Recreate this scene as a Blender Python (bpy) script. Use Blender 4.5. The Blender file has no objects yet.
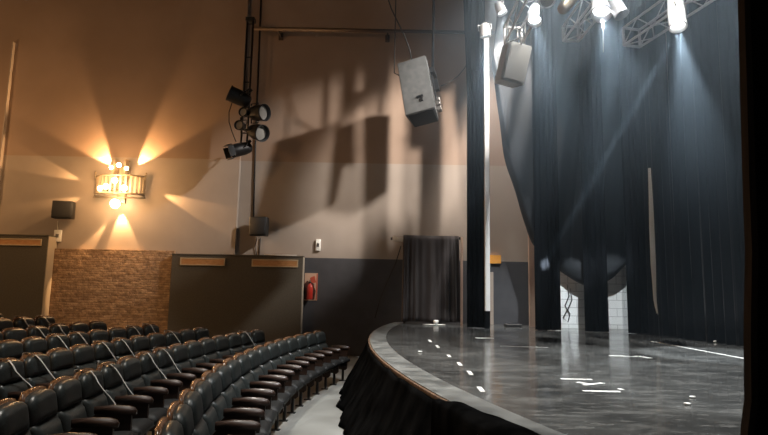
import bpy, bmesh, math, random
from mathutils import Vector, Matrix, noise
random.seed(7)
PI = math.pi
S = bpy.context.scene
COL = S.collection

# ------------------------------------------------------------------ camera
FPX = 560.0
PITCH, ROLL, EYE = math.radians(7.35), math.radians(1.1), 1.75
cam_d = bpy.data.cameras.new('camera'); cam = bpy.data.objects.new('camera', cam_d); COL.objects.link(cam)
cam_d.sensor_width = 36; cam_d.lens = FPX / 768 * 36; cam_d.clip_start = .05; cam_d.clip_end = 200
CM = Matrix.Rotation(PI / 2 + PITCH, 3, 'X') @ Matrix.Rotation(ROLL, 3, 'Z')
cam.matrix_world = Matrix.Translation((0, 0, EYE)) @ CM.to_4x4()
S.camera = cam
EYEV = Vector((0, 0, EYE))
# surveying helpers: where does a sight line meet a wall plane / a floor level (used only to read measurements)
def ray(x, y): return CM @ Vector(((x - 384) / FPX, -(y - 217.5) / FPX, -1))
def on_wall(x, y, Y):
    d = ray(x, y); return EYEV + d * (Y / d.y)
def on_level(x, y, z):
    d = ray(x, y); return EYEV + d * ((z - EYE) / d.z)
def seen(p, m=20):
    q = CM.transposed() @ (Vector(p) - EYEV)
    if q.z > -.3: return False
    x, y = 384 + FPX * q.x / -q.z, 217.5 - FPX * q.y / -q.z
    return -m < x < 768 + m and -m < y < 435 + m

# ------------------------------------------------------------------ materials
def mat(name, col, rough=.6, metal=0, spec=.5, emit=None, estr=0, sheen=0, coat=0):
    m = bpy.data.materials.new(name); m.use_nodes = True
    b = m.node_tree.nodes['Principled BSDF']
    b.inputs['Base Color'].default_value = (*col, 1)
    b.inputs['Roughness'].default_value = rough; b.inputs['Metallic'].default_value = metal
    b.inputs['Specular IOR Level'].default_value = spec
    if emit: b.inputs['Emission Color'].default_value = (*emit, 1); b.inputs['Emission Strength'].default_value = estr
    if sheen: b.inputs['Sheen Weight'].default_value = sheen; b.inputs['Sheen Roughness'].default_value = .4
    if coat: b.inputs['Coat Weight'].default_value = coat; b.inputs['Coat Roughness'].default_value = .15
    return m
def N(m, t, **kw):
    n = m.node_tree.nodes.new(t)
    for k, v in kw.items(): setattr(n, k, v)
    return n
def LK(m, a, b): m.node_tree.links.new(a, b)
def grain(m, c0, c1, scale=(1, 1, 1), ns=6, detail=5, lo=.35, hi=.65, rough=None, bump=0, bscale=None):
    """noise mottling between two colours in the object's own coordinates, optional roughness range and bump"""
    b = m.node_tree.nodes['Principled BSDF']
    tc = N(m, 'ShaderNodeTexCoord'); mp = N(m, 'ShaderNodeMapping'); mp.inputs['Scale'].default_value = scale
    nz = N(m, 'ShaderNodeTexNoise'); nz.inputs['Scale'].default_value = ns; nz.inputs['Detail'].default_value = detail
    rp = N(m, 'ShaderNodeValToRGB'); e = rp.color_ramp.elements
    e[0].position, e[1].position = lo, hi; e[0].color, e[1].color = (*c0, 1), (*c1, 1)
    LK(m, tc.outputs['Object'], mp.inputs['Vector']); LK(m, mp.outputs[0], nz.inputs['Vector'])
    LK(m, nz.outputs['Fac'], rp.inputs['Fac']); LK(m, rp.outputs[0], b.inputs['Base Color'])
    if rough:
        mr = N(m, 'ShaderNodeMapRange'); mr.inputs[1].default_value = lo; mr.inputs[2].default_value = hi
        mr.inputs[3].default_value, mr.inputs[4].default_value = rough
        LK(m, nz.outputs['Fac'], mr.inputs[0]); LK(m, mr.outputs[0], b.inputs['Roughness'])
    if bump:
        bp = N(m, 'ShaderNodeBump'); bp.inputs['Strength'].default_value = bump; bp.inputs['Distance'].default_value = .02
        src = nz
        if bscale:
            src = N(m, 'ShaderNodeTexNoise'); src.inputs['Scale'].default_value = bscale; src.inputs['Detail'].default_value = 3
            LK(m, mp.outputs[0], src.inputs['Vector'])
        LK(m, src.outputs['Fac'], bp.inputs['Height']); LK(m, bp.outputs[0], b.inputs['Normal'])
    return m

M = {}
M['wall_up'] = grain(mat('taupe wall paint', (.3, .2, .13), .75), (.28, .195, .14), (.32, .225, .165), (1, 1, 1), .8)
M['wall_low'] = grain(mat('grey beige wall paint', (.42, .36, .3), .75), (.32, .265, .22), (.355, .295, .245), (1, 1, 1), 1.2)
M['dado'] = grain(mat('black dado paint', (.02, .02, .022), .6), (.05, .05, .056), (.062, .062, .068), (1, 1, 1), 3)
M['panel'] = grain(mat('grey felt panel', (.1, .09, .07), .95), (.085, .075, .058), (.105, .093, .073), (1, 1, 1), 30)
M['panel_lit_side'] = mat('painted lamplight on panel side', (.42, .36, .28), .5)
M['ceil'] = mat('dark ceiling paint', (.03, .028, .027), .8)
M['floor'] = grain(mat('grey vinyl floor', (.3, .3, .28), .5), (.2, .2, .186), (.28, .28, .262), (1, 1, 1), 1.3, rough=(.35, .6))
M['black_cloth'] = mat('black stage cloth', (.004, .0045, .0055), .95, spec=.03)
M['velvet'] = mat('black pleated velvet', (.004, .0047, .006), .85, spec=.08, sheen=.18)
M['black_cloth2'] = grain(mat('dusty black cloth', (.014, .013, .013), 1, spec=0), (.0025, .0025, .0025), (.007, .007, .007), (1, 1, .4), 5)
M['grey_cloth'] = mat('dark grey gauze cloth', (.034, .037, .041), .9, spec=.12, sheen=.05)
M['plum_cloth'] = mat('brown black drape', (.045, .036, .033), .8, spec=.2, sheen=.1)
M['lining'] = mat('pale curtain lining', (.85, .85, .8), .8)
M['white_paint'] = mat('white paint', (.8, .8, .78), .5)
M['leather'] = grain(mat('black leather', (.02, .024, .024), .38, spec=.5), (.022, .026, .026), (.036, .043, .042), (1, 1, 1), 60, bump=.05)
M['seat_cloth'] = mat('darker seat leather', (.014, .0145, .0145), .6, spec=.35)  # darker, duller leather for the cushions only
M['shell_wood'] = grain(mat('varnished seat shell wood', (.1, .04, .015), .25, coat=.5), (.1, .042, .017), (.2, .09, .035), (6, 1, 1), 8)
M['arm_wood'] = grain(mat('varnished armrest wood', (.07, .03, .015), .45, coat=.12), (.02, .01, .007), (.05, .022, .012), (8, 1, 8), 6)
M['side_wood'] = grain(mat('dark brown side panel', (.05, .025, .015), .4), (.022, .012, .008), (.05, .025, .015), (1, 1, 6), 5)
M['black_metal'] = mat('black metal', (.015, .015, .016), .45, .3)
M['grey_metal'] = mat('dull grey metal', (.2, .19, .18), .4, .7)
M['alu'] = mat('bright aluminium', (.62, .63, .64), .35, .25)
M['pipe'] = mat('painted steel pipe', (.06, .042, .034), .55, .2)
M['cable'] = mat('black cable', (.02, .018, .017), .6)
M['pale_cable'] = mat('white cable', (.55, .5, .42), .6)
M['spk'] = grain(mat('grey speaker cabinet', (.11, .115, .115), .55), (.095, .1, .1), (.13, .135, .135), (1, 1, 1), 8)
M['spk_hazed'] = mat('speaker cabinet paled by haze', (.34, .35, .34), .5)  # paler copy of the grey cabinet, bright haze put into the colour
M['spk_dark'] = mat('black speaker cabinet', (.012, .012, .012), .5)
M['grille'] = mat('black speaker grille', (.02, .02, .021), .7)
M['brass'] = mat('aged brass', (.33, .26, .18), .5, .4)
M['bulb'] = mat('warm glowing bulb', (1, .8, .5), .4, emit=(1, .68, .36), estr=45)
M['lens'] = mat('glowing cool lens', (1, 1, 1), .3, emit=(.9, .96, 1), estr=9)
M['lens_hot'] = mat('very bright lens', (1, 1, 1), .3, emit=(.95, .98, 1), estr=45)
M['lens_dim'] = mat('unlit lens glass', (.35, .33, .3), .12)
M['tape'] = mat('white tape', (.8, .8, .77), .6)
M['rim_wood'] = grain(mat('worn wood lip', (.3, .16, .08), .5), (.09, .05, .028), (.2, .12, .07), (3, 3, 1), 6)
M['post_wood'] = grain(mat('raw timber', (.5, .33, .24), .6), (.56, .38, .28), (.74, .55, .43), (1, 1, .15), 8)
M['dark_wood'] = grain(mat('dark batten wood', (.09, .05, .03), .7, spec=.1), (.012, .009, .007), (.024, .017, .013), (4, 4, .3), 6)
M['plate_wood'] = grain(mat('orange wood plate', (.5, .26, .1), .45), (.42, .2, .075), (.58, .31, .13), (2, 1, 14), 3)
M['plate_frame'] = mat('pale plate border', (.5, .38, .24), .5)
M['paper'] = mat('off white paper', (.75, .72, .66), .8)
M['red'] = mat('red enamel', (.45, .03, .02), .3)
M['poster_red'] = mat('poster red print', (.5, .09, .05), .5)
M['poster_tan'] = mat('poster tan print', (.62, .4, .28), .5)
M['poster_dark'] = mat('poster dark print', (.09, .03, .02), .5)
M['white_plastic'] = mat('white plastic', (.88, .86, .8), .4)
M['orange'] = mat('orange painted board', (.85, .38, .06), .5)

# rough brick cladding
m = M['brick'] = mat('rough brick cladding', (.3, .18, .1), .85); b = m.node_tree.nodes['Principled BSDF']
tc = N(m, 'ShaderNodeTexCoord'); sx = N(m, 'ShaderNodeSeparateXYZ'); cx_ = N(m, 'ShaderNodeCombineXYZ')
LK(m, tc.outputs['Object'], sx.inputs[0]); LK(m, sx.outputs[0], cx_.inputs[0]); LK(m, sx.outputs[2], cx_.inputs[1])
br = N(m, 'ShaderNodeTexBrick'); br.offset = .45; br.squash = .8; br.squash_frequency = 3
for k, v in (('Scale', 1), ('Mortar Size', .008), ('Brick Width', .3), ('Row Height', .062), ('Bias', -.1)): br.inputs[k].default_value = v
br.inputs['Color1'].default_value = (.27, .16, .09, 1); br.inputs['Color2'].default_value = (.44, .29, .17, 1); br.inputs['Mortar'].default_value = (.24, .15, .085, 1)
dn = N(m, 'ShaderNodeTexNoise'); dn.inputs['Scale'].default_value = 3.5; LK(m, tc.outputs['Object'], dn.inputs['Vector'])
va = N(m, 'ShaderNodeVectorMath', operation='MULTIPLY_ADD'); va.inputs[1].default_value = (.12, .06, 0); LK(m, dn.outputs['Color'], va.inputs[0]); LK(m, cx_.outputs[0], va.inputs[2]); LK(m, va.outputs[0], br.inputs['Vector'])
nz = N(m, 'ShaderNodeTexNoise'); nz.inputs['Scale'].default_value = 9; nz.inputs['Detail'].default_value = 6; LK(m, tc.outputs['Object'], nz.inputs['Vector'])
mx = N(m, 'ShaderNodeMixRGB', blend_type='OVERLAY'); mx.inputs[0].default_value = .7
LK(m, br.outputs['Color'], mx.inputs[1]); LK(m, nz.outputs['Fac'], mx.inputs[2]); LK(m, mx.outputs[0], b.inputs['Base Color'])
ad = N(m, 'ShaderNodeMath', operation='SUBTRACT'); LK(m, nz.outputs['Fac'], ad.inputs[0]); LK(m, br.outputs['Fac'], ad.inputs[1])
bp = N(m, 'ShaderNodeBump'); bp.inputs['Strength'].default_value = .9; bp.inputs['Distance'].default_value = .04
LK(m, ad.outputs[0], bp.inputs['Height']); LK(m, bp.outputs[0], b.inputs['Normal'])

# white painted block wall
m = M['blocks'] = mat('white painted blocks', (.6, .62, .62), .7); b = m.node_tree.nodes['Principled BSDF']
tc = N(m, 'ShaderNodeTexCoord'); sx = N(m, 'ShaderNodeSeparateXYZ'); cx_ = N(m, 'ShaderNodeCombineXYZ')
LK(m, tc.outputs['Object'], sx.inputs[0]); LK(m, sx.outputs[0], cx_.inputs[0]); LK(m, sx.outputs[2], cx_.inputs[1])
br = N(m, 'ShaderNodeTexBrick')
for k, v in (('Scale', 1), ('Mortar Size', .008), ('Brick Width', .4), ('Row Height', .2)): br.inputs[k].default_value = v
br.inputs['Color1'].default_value = (.72, .74, .73, 1); br.inputs['Color2'].default_value = (.78, .8, .79, 1); br.inputs['Mortar'].default_value = (.45, .46, .46, 1)
LK(m, cx_.outputs[0], br.inputs['Vector']); LK(m, br.outputs['Color'], b.inputs['Base Color'])

# scuffed black stage floor
m = M['deck'] = mat('scuffed black stage boards', (.04, .04, .04), .3); b = m.node_tree.nodes['Principled BSDF']
tc = N(m, 'ShaderNodeTexCoord')
n1 = N(m, 'ShaderNodeTexNoise'); n1.inputs['Scale'].default_value = 1.1; n1.inputs['Detail'].default_value = 7; n1.inputs['Roughness'].default_value = .65
LK(m, tc.outputs['Object'], n1.inputs['Vector'])
r1 = N(m, 'ShaderNodeValToRGB'); e = r1.color_ramp.elements; e[0].position, e[1].position = .35, .72; e[0].color, e[1].color = (.042, .043, .042, 1), (.11, .112, .107, 1)
LK(m, n1.outputs['Fac'], r1.inputs['Fac'])
mp = N(m, 'ShaderNodeMapping'); mp.inputs['Scale'].default_value = (1.1, 3.2, 1); mp.inputs['Rotation'].default_value = (0, 0, .25)
LK(m, tc.outputs['Object'], mp.inputs['Vector'])
n2 = N(m, 'ShaderNodeTexNoise'); n2.inputs['Scale'].default_value = 1.9; n2.inputs['Detail'].default_value = 6; n2.inputs['Roughness'].default_value = .7
LK(m, mp.outputs[0], n2.inputs['Vector'])
r2 = N(m, 'ShaderNodeValToRGB'); e = r2.color_ramp.elements; e[0].position, e[1].position = .51, .64; e[0].color, e[1].color = (0, 0, 0, 1), (.5, .5, .5, 1)
LK(m, n2.outputs['Fac'], r2.inputs['Fac'])
mx = N(m, 'ShaderNodeMixRGB'); mx.inputs[2].default_value = (.24, .24, .228, 1)
n3 = N(m, 'ShaderNodeTexNoise'); n3.inputs['Scale'].default_value = 4.2; n3.inputs['Detail'].default_value = 8; n3.inputs['Roughness'].default_value = .75; LK(m, mp.outputs[0], n3.inputs['Vector'])
r3 = N(m, 'ShaderNodeValToRGB'); e = r3.color_ramp.elements; e[0].position, e[1].position = .558, .61; e[0].color, e[1].color = (0, 0, 0, 1), (.75, .75, .75, 1)
LK(m, n3.outputs['Fac'], r3.inputs['Fac'])
mxx = N(m, 'ShaderNodeMath', operation='MAXIMUM'); LK(m, r2.outputs[0], mxx.inputs[0]); LK(m, r3.outputs[0], mxx.inputs[1]); LK(m, mxx.outputs[0], mx.inputs[0]); LK(m, r1.outputs[0], mx.inputs[1]); LK(m, mx.outputs[0], b.inputs['Base Color'])
mr = N(m, 'ShaderNodeMapRange'); mr.inputs[1].default_value, mr.inputs[2].default_value = .3, .7; mr.inputs[3].default_value, mr.inputs[4].default_value = .1, .26
LK(m, n1.outputs['Fac'], mr.inputs[0]); LK(m, mr.outputs[0], b.inputs['Roughness'])
b.inputs['Coat Weight'].default_value = .22; b.inputs['Coat Roughness'].default_value = .1
M['band'] = grain(mat('worn grey stage edge', (.2, .21, .2), .4), (.09, .095, .092), (.2, .205, .195), (1, 1, 1), 5, rough=(.3, .5))

# ------------------------------------------------------------------ mesh helpers
class MB:
    """collects shapes; build() links them as ONE mesh object"""
    def __init__(s): s.bm = bmesh.new()
    def _add(s, verts, faces, smooth=False):
        vs = [s.bm.verts.new(v) for v in verts]
        for f in faces:
            try: q = s.bm.faces.new([vs[i] for i in f]); q.smooth = smooth
            except ValueError: pass
        return vs
    def box(s, lo, hi, mx=None, bev=0, seg=2):
        t = bmesh.new(); bmesh.ops.create_cube(t, size=1)
        lo, hi = Vector(lo), Vector(hi); c = (lo + hi) / 2; d = hi - lo
        for v in t.verts: v.co = Vector((v.co.x * d.x, v.co.y * d.y, v.co.z * d.z)) + c
        if bev: bmesh.ops.bevel(t, geom=t.edges[:], offset=bev, segments=seg, affect='EDGES', profile=.5)
        s._merge(t, mx, bev > 0 and seg > 1); return s
    def _merge(s, t, mx=None, smooth=False):
        if mx is not None: bmesh.ops.transform(t, matrix=mx, verts=t.verts)
        t.verts.index_update()
        s._add([v.co.copy() for v in t.verts], [[v.index for v in f.verts] for f in t.faces], smooth); t.free()
    def tube(s, pts, r, n=8, caps=True):
        pts = [Vector(p) for p in pts]; rs = r if isinstance(r, (list, tuple)) else [r] * len(pts)
        rings = []; up = None
        for i, p in enumerate(pts):
            d = (pts[min(i + 1, len(pts) - 1)] - pts[max(i - 1, 0)]).normalized()
            if up is None:
                up = Vector((0, 0, 1)) if abs(d.z) < .9 else Vector((1, 0, 0))
            a = d.cross(up).normalized(); bb = d.cross(a).normalized(); up = bb * -1 if False else up
            rings.append([p + (a * math.cos(k * 2 * PI / n) + bb * math.sin(k * 2 * PI / n)) * rs[i] for k in range(n)])
        V = [v for r_ in rings for v in r_]; F = []
        for i in range(len(rings) - 1):
            for k in range(n):
                F.append((i * n + k, i * n + (k + 1) % n, (i + 1) * n + (k + 1) % n, (i + 1) * n + k))
        if caps: F.append(tuple(range(n - 1, -1, -1))); F.append(tuple((len(rings) - 1) * n + k for k in range(n)))
        s._add(V, F, True); return s
    def lathe(s, prof, mx=None, n=20):
        """profile of (radius, height) turned about z"""
        V, F = [], []
        for r, z in prof:
            for k in range(n): V.append(Vector((r * math.cos(k * 2 * PI / n), r * math.sin(k * 2 * PI / n), z)))
        for i in range(len(prof) - 1):
            for k in range(n): F.append((i * n + k, i * n + (k + 1) % n, (i + 1) * n + (k + 1) % n, (i + 1) * n + k))
        if mx is not None: V = [mx @ v for v in V]
        s._add(V, F, True); return s
    def sphere(s, c, r, n=12, sc=(1, 1, 1)):
        t = bmesh.new(); bmesh.ops.create_uvsphere(t, u_segments=n, v_segments=max(6, n * 2 // 3), radius=r)
        s._merge(t, Matrix.Translation(c) @ Matrix.Diagonal((*sc, 1)), True); return s
    def prism(s, poly, lo, hi, axis='z', mx=None, smooth=False):
        """polygon extruded along an axis"""
        def mk(p, h): return {'z': (p[0], p[1], h), 'y': (p[0], h, p[1]), 'x': (h, p[0], p[1])}[axis]
        n = len(poly); V = [Vector(mk(p, lo)) for p in poly] + [Vector(mk(p, hi)) for p in poly]
        F = [tuple(range(n)), tuple(range(2 * n - 1, n - 1, -1))] + [(k, k + n, (k + 1) % n + n, (k + 1) % n) for k in range(n)]
        if mx is not None: V = [mx @ v for v in V]
        s._add(V, F, smooth); return s
    def grid(s, nu, nv, f, smooth=True, closed_u=False):
        V = [Vector(f(i / (nu - 1), j / (nv - 1))) for i in range(nu) for j in range(nv)]
        F = [(i * nv + j, (i + 1) * nv + j, (i + 1) * nv + j + 1, i * nv + j + 1) for i in range(nu - 1) for j in range(nv - 1)]
        s._add(V, F, smooth); return s
    def build(s, name, material, parent=None, solid=0, off=0, recalc=True):
        if recalc: bmesh.ops.recalc_face_normals(s.bm, faces=s.bm.faces[:])
        me = bpy.data.meshes.new(name); s.bm.to_mesh(me); s.bm.free()
        o = bpy.data.objects.new(name, me); COL.objects.link(o)
        for mm in (material if isinstance(material, (list, tuple)) else [material]): me.materials.append(mm)
        if parent: o.parent = parent
        if solid:
            md = o.modifiers.new('thickness', 'SOLIDIFY'); md.thickness = solid; md.offset = off
        return o
def tag(o, label, cat, group=None, kind=None):
    o['label'] = label; o['category'] = cat
    if group: o['group'] = group
    if kind: o['kind'] = kind
    return o
def thing(name, loc, label, cat, group=None, rotz=0):
    o = bpy.data.objects.new(name, None); o.empty_display_size = .1; COL.objects.link(o)
    o.location = loc; o.rotation_euler = (0, 0, rotz); return tag(o, label, cat, group)
def struct(o, label=None, cat=None):
    o['kind'] = 'structure'
    if label: o['label'] = label; o['category'] = cat
    return o
def copy_tree(o, parent=None):
    c = o.copy(); COL.objects.link(c); c.parent = parent
    for ch in [k for k in ALLCH.get(o.name, [])]: copy_tree(ch, c)
    return c
ALLCH = {}
def aim(d, spin=0):
    """matrix turning local +z onto d"""
    return Vector(d).normalized().to_track_quat('Z', 'Y').to_matrix().to_4x4() @ Matrix.Rotation(spin, 4, 'Z')
ORD = ['zeroth', 'first', 'second', 'third', 'fourth', 'fifth', 'sixth', 'seventh', 'eighth', 'ninth', 'tenth', 'eleventh', 'twelfth', 'thirteenth', 'fourteenth', 'fifteenth', 'sixteenth', 'seventeenth', 'eighteenth', 'nineteenth', 'twentieth']

# ------------------------------------------------------------------ auditorium floor
RX, RY = 13.5, 7.1                    # the seat rows are arcs about this point
ROW_R = [15.2, 16.35, 17.4, 18.35, 19.35, 20.35, 21.35]
ROW_Z = [0, 0, .02, .06, .10, .18, .24]
def floor_h(r):
    rs = [0] + [q - .25 for q in ROW_R] + [24, 30]; zs = [0] + ROW_Z + [.4, .8]
    for i in range(len(rs) - 1):
        if rs[i] <= r <= rs[i + 1]: return zs[i] + (zs[i + 1] - zs[i]) * (r - rs[i]) / (rs[i + 1] - rs[i])
    return zs[-1]
g = MB()
g.grid(61, 75, lambda u, v: (-13 + 16 * u, -3 + 18.25 * v, floor_h(math.hypot(-13 + 16 * u - RX, -3 + 18.25 * v - RY))))
struct(g.build('floor', M['floor']))

# ------------------------------------------------------------------ far side wall
YW, YL = 15.1, 14.95                  # plain section, and the sconce section that stands a little forward
ZD = on_wall(400, 259.5, YW).z; ZM = on_wall(300, 162, YW).z; ZT = 16.2
XS = on_wall(237, 210, YL).x
def wall_mesh(name, x0, x1, y, zs):
    g = MB()
    for z0, z1, mi in zs:
        n0 = len(g.bm.faces); g.box((x0, y, z0), (x1, y + .3, z1)); g.bm.faces.ensure_lookup_table()
        for f in g.bm.faces[n0:]: f.material_index = mi
    return struct(g.build(name, [M['wall_up'], M['wall_low'], M['dado']]))
wall_mesh('wall_left', -13, XS, YL, [(0, ZM, 1), (ZM, ZT, 0)])
wall_mesh('wall_right', XS, 9.5, YW, [(0, ZD, 2), (ZD, ZM, 1), (ZM, ZT, 0)])
g = MB(); g.box((-13, -3, ZT), (9.5, 15.4, ZT + .15)); struct(g.build('ceiling', M['ceil']))
# slim upright fin at the left
p0, p1 = on_wall(1, 178, YL), on_wall(17, 40, YL)
g = MB(); g.box((p0.x - .03, YL - .10, 2.7), (p0.x, YL - .002, 8.4)); struct(g.build('trim_1', M['wall_low']))

# panels and brick cladding along the foot of the wall
YB = 14.86
xa, xb, xc = on_wall(49.5, 260, 14.7).x, on_wall(172, 290, YB).x, on_wall(302, 290, 14.75).x
zbr = on_wall(110, 249.5, YB).z; zpb = on_wall(240, 255, 14.75).z; zpa = on_wall(25, 235, 14.65).z
g = MB(); g.box((xa - .05, YB, .0), (xb, YL - .002, zbr)); struct(g.build('wall_brick', M['brick']), 'rough brown brick cladding below the glowing wall light', 'brick wall')
def felt_panel(x0, x1, yf, yb, z1, label):
    t = thing('wall_panel', ((x0 + x1) / 2, yf, 0), label, 'wall panel')
    cxm = (x0 + x1) / 2
    g = MB(); g.box((x0 - cxm, 0, .0), (x1 - cxm, yb - yf, z1 - .03), bev=.006, seg=1); g.build('felt_face', M['panel'], t)
    g = MB(); g.box((x0 - cxm - .01, -.012, z1 - .029), (x1 - cxm + .012, yb - yf, z1 + .005), bev=.005, seg=1); g.build('top_ledge', M['panel'], t)
    g = MB(); g.box((x1 - cxm + .001, .02, .0), (x1 - cxm + .014, yb - yf, z1 - .03)); e = g.build('lit_side_strip', M['panel_lit_side'], t); e['label'] = 'pale strip for the lamplit side'  # added pale strip paints the lamplight on the panel's side face
    return t
felt_panel(-12.6, xa, 14.55, YL - .003, zpa, 'tall grey felt wall panel at the left of the brick cladding')
# the panel right of the brick spans the step in the wall, so its back is cut to it
felt_panel(xb, xc, 14.70, YL - .003, zpb, 'wide grey brown felt wall panel between brick cladding and black wall')
def plate(px0, px1, py0, py1, Y, label):
    a, b_ = on_wall(px0, py0, Y), on_wall(px1, py1, Y)
    t = thing('sign_plate', ((a.x + b_.x) / 2, Y, b_.z), label, 'sign', 'wooden strip signs on the wall panels')
    w, h = (b_.x - a.x) / 2, a.z - b_.z
    g = MB(); g.box((-w + .03, -.014, .03), (w - .03, 0, h - .03)); g.build('board', M['plate_wood'], t)
    g = MB()
    for q in ((-w, w, 0, .03), (-w, w, h - .03, h)): g.box((q[0], -.022, q[2]), (q[1], 0, q[3]), bev=.003, seg=1)
    for q in ((-w, -w + .03), (w - .03, w)): g.box((q[0], -.022, .03), (q[1], 0, h - .03), bev=.003, seg=1)
    g.build('border', M['plate_frame'], t)
plate(-12, 41.5, 238, 246, 14.545, 'pale wooden strip sign on the felt panel left of the brick')
plate(180.5, 225, 257.5, 266, 14.695, 'wooden strip sign on wide felt panel, the one nearer the brick')
plate(252, 298, 259, 267.5, 14.695, 'wooden strip sign on wide felt panel below the hanging black speaker cable')
# pale sheets lying along the ledge
a = on_wall(268, 253, 14.8)
g = MB(); g.box((a.x - .1, 14.76, zpb + .006), (a.x + .75, 14.9, zpb + .03)); tag(g.build('paper_strip', M['paper']), 'long pale strip lying on top of the wide felt panel', 'paper')
# fire notice and extinguisher
a, b_ = on_wall(305, 273, YW), on_wall(317, 300.5, YW)
t = thing('fire_notice', ((a.x + b_.x) / 2, YW - .005, b_.z), 'red and tan fire notice board on the black wall beside felt panel', 'sign')
w, h = (b_.x - a.x) / 2, a.z - b_.z
g = MB(); g.box((-w, -.012, 0), (w, 0, h)); g.build('board', M['poster_tan'], t)
g = MB(); g.prism([(-w, .02), (w * .6, .02), (w * .75, h * .35), (w * .3, h * .6), (-w * .6, h * .72), (-w, h * .6)], -.016, -.0125, 'y'); g.build('dark_print', M['poster_dark'], t)
g = MB(); g.prism([(w * .1, h * .62), (w * .8, h * .66), (w * .5, h * .9), (-w * .2, h * .82)], -.016, -.0125, 'y')
g.prism([(w * .82, .02), (w * .98, .02), (w * .98, h * .98), (w * .82, h * .98)], -.016, -.0125, 'y'); g.build('red_print', M['poster_red'], t)
z0 = b_.z + .03
t = thing('fire_extinguisher', ((a.x + b_.x) / 2 - .01, YW - .13, z0), 'small red fire extinguisher hanging on the fire notice board', 'fire extinguisher')
g = MB(); g.lathe([(0, 0), (.07, .0), (.078, .02), (.078, .3), (.065, .36), (.03, .4), (.025, .42), (0, .42)]); g.build('cylinder', M['red'], t)
g = MB(); g.lathe([(0, .421), (.028, .421), (.028, .46), (0, .46)]).box((-.012, -.1, .46), (.012, .03, .475)).box((-.012, -.09, .495), (.012, .03, .507)); g.build('valve', M['black_metal'], t)
g = MB(); g.tube([(.03, 0, .44), (.1, -.01, .4), (.11, -.01, .25), (.1, -.01, .1)], .011); g.build('hose', M['black_metal'], t)
g = MB(); g.box((-.04, .078, .2), (.04, .108, .3)); g.build('bracket', M['grey_metal'], t)
# small wall boxes
def wallbox(px0, px1, py0, py1, Y, label):
    a, b_ = on_wall(px0, py0, Y), on_wall(px1, py1, Y)
    t = thing('switch_box', ((a.x + b_.x) / 2, Y, b_.z), label, 'switch')
    w, h = (b_.x - a.x) / 2, a.z - b_.z
    g = MB(); g.box((-w, -.06, 0), (w, 0, h), bev=.012); g.build('case', M['white_plastic'], t)
    g = MB(); g.box((-w * .45, -.072, h * .35), (w * .45, -.061, h * .65), bev=.004, seg=1); g.build('rocker', M['grey_metal'], t)
wallbox(316, 320.5, 239.5, 251, YW - .001, 'small white switch box above the black wall paint')
wallbox(55.5, 61.5, 230, 242, YL - .001, 'small cream switch box beneath the small black speaker by the lamp')

# ------------------------------------------------------------------ small black wall speakers
def wall_speaker(px, py, Y, w, h, yaw, label):
    c = on_wall(px, py, Y - .3)
    t = thing('wall_speaker', (c.x, c.y, c.z - h / 2), label, 'speaker', 'small black wall speakers', yaw)
    g = MB(); g.box((-w / 2, -.12, 0), (w / 2, .14, h), bev=.02); g.build('cabinet', M['spk_dark'], t)
    g = MB(); g.box((-w / 2 + .025, -.135, .03), (w / 2 - .025, -.121, h - .03), bev=.01); g.build('grille', M['grille'], t)
    g = MB(); mx = Matrix.Rotation(-yaw, 4, 'Z'); g.tube([mx @ Vector((.02, .145, h * .6)), mx @ Vector((.02, .29, h * .6))], .025).box((-.06, .27, h * .45), (.1, .295, h * .8), mx=mx); g.build('bracket', M['black_metal'], t)
    return t
wall_speaker(63.5, 210, YL, .5, .46, .18, 'small black speaker on the wall beside the glowing lamp')
wall_speaker(259, 226.5, YW, .46, .5, -.12, 'small black speaker on the wall above the wide felt panel')
a = on_wall(58, 221, YL); b_ = on_wall(57, 246, YL)
g = MB(); g.tube([(a.x, YL - .012, a.z), (b_.x, YL - .012, b_.z + .28)], .012); tag(g.build('speaker_cable', M['pale_cable']), 'short pale cable below the small speaker beside the lamp', 'cable')
a = on_wall(262, -20, YW); b_ = on_wall(253.5, 218, YW)
g = MB(); g.tube([(a.x, YW - .02, 10.2), (on_wall(257, 110, YW).x, YW - .02, 6), (b_.x, YW - .02, b_.z)], .022); tag(g.build('wall_cable', M['cable']), 'long black cable running down the wall to the black speaker', 'cable')
a = on_wall(257, 238, YW); b_ = on_wall(255.5, 251, YW)
g = MB(); g.tube([(a.x, YW - .02, a.z), (a.x - .03, YW - .03, (a.z + zpb) / 2), (a.x + .02, YW - .02, zpb + .01)], .01).tube([(a.x + .1, YW - .02, a.z), (a.x + .08, YW - .02, zpb + .01)], .01)
tag(g.build('speaker_cable', M['cable']), 'short thin cables below black speaker above the wide felt panel', 'cable')

# ------------------------------------------------------------------ wall light with many bulbs
c = on_wall(116.5, 185, 14.6)
sc = thing('wall_light', (c.x, YL - .004, c.z), 'large crown shaped brass wall light with glowing warm bulbs', 'wall light')
g = MB(); g.box((-.12, -.05, -.45), (.12, 0, .6), bev=.01); g.build('back_plate', M['brass'], sc)
g = MB()
def arc_pt(a, r): return Vector((r * 1.25 * math.sin(a), -.06 - r * .7 * math.cos(a), 0))
for z in (-.22, .26):
    g.tube([arc_pt(-1.45 + 2.9 * k / 20, .52) + Vector((0, 0, z)) for k in range(21)], .026)
g.build('hoop', M['brass'], sc)
for k in range(15):
    a = -1.42 + 2.84 * k / 14
    g = MB(); p = arc_pt(a, .52); g.box((p.x - .028, p.y - .006, -.2), (p.x + .028, p.y + .006, .24)); g.build('slat', M['brass'], sc)
for x in (-.15, .15):
    g = MB(); g.box((x - .02, -.3, .27), (x + .02, -.06, .72)); g.build('chimney_plate', M['brass'], sc)
g = MB(); g.tube([(-.66, -.2, -.31), (.72, -.2, -.31)], .018); g.tube([(-.1, -.04, -.31), (-.1, -.2, -.31)], .014).tube([(.1, -.04, -.31), (.1, -.2, -.31)], .014); g.build('cross_rod', M['brass'], sc)
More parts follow.
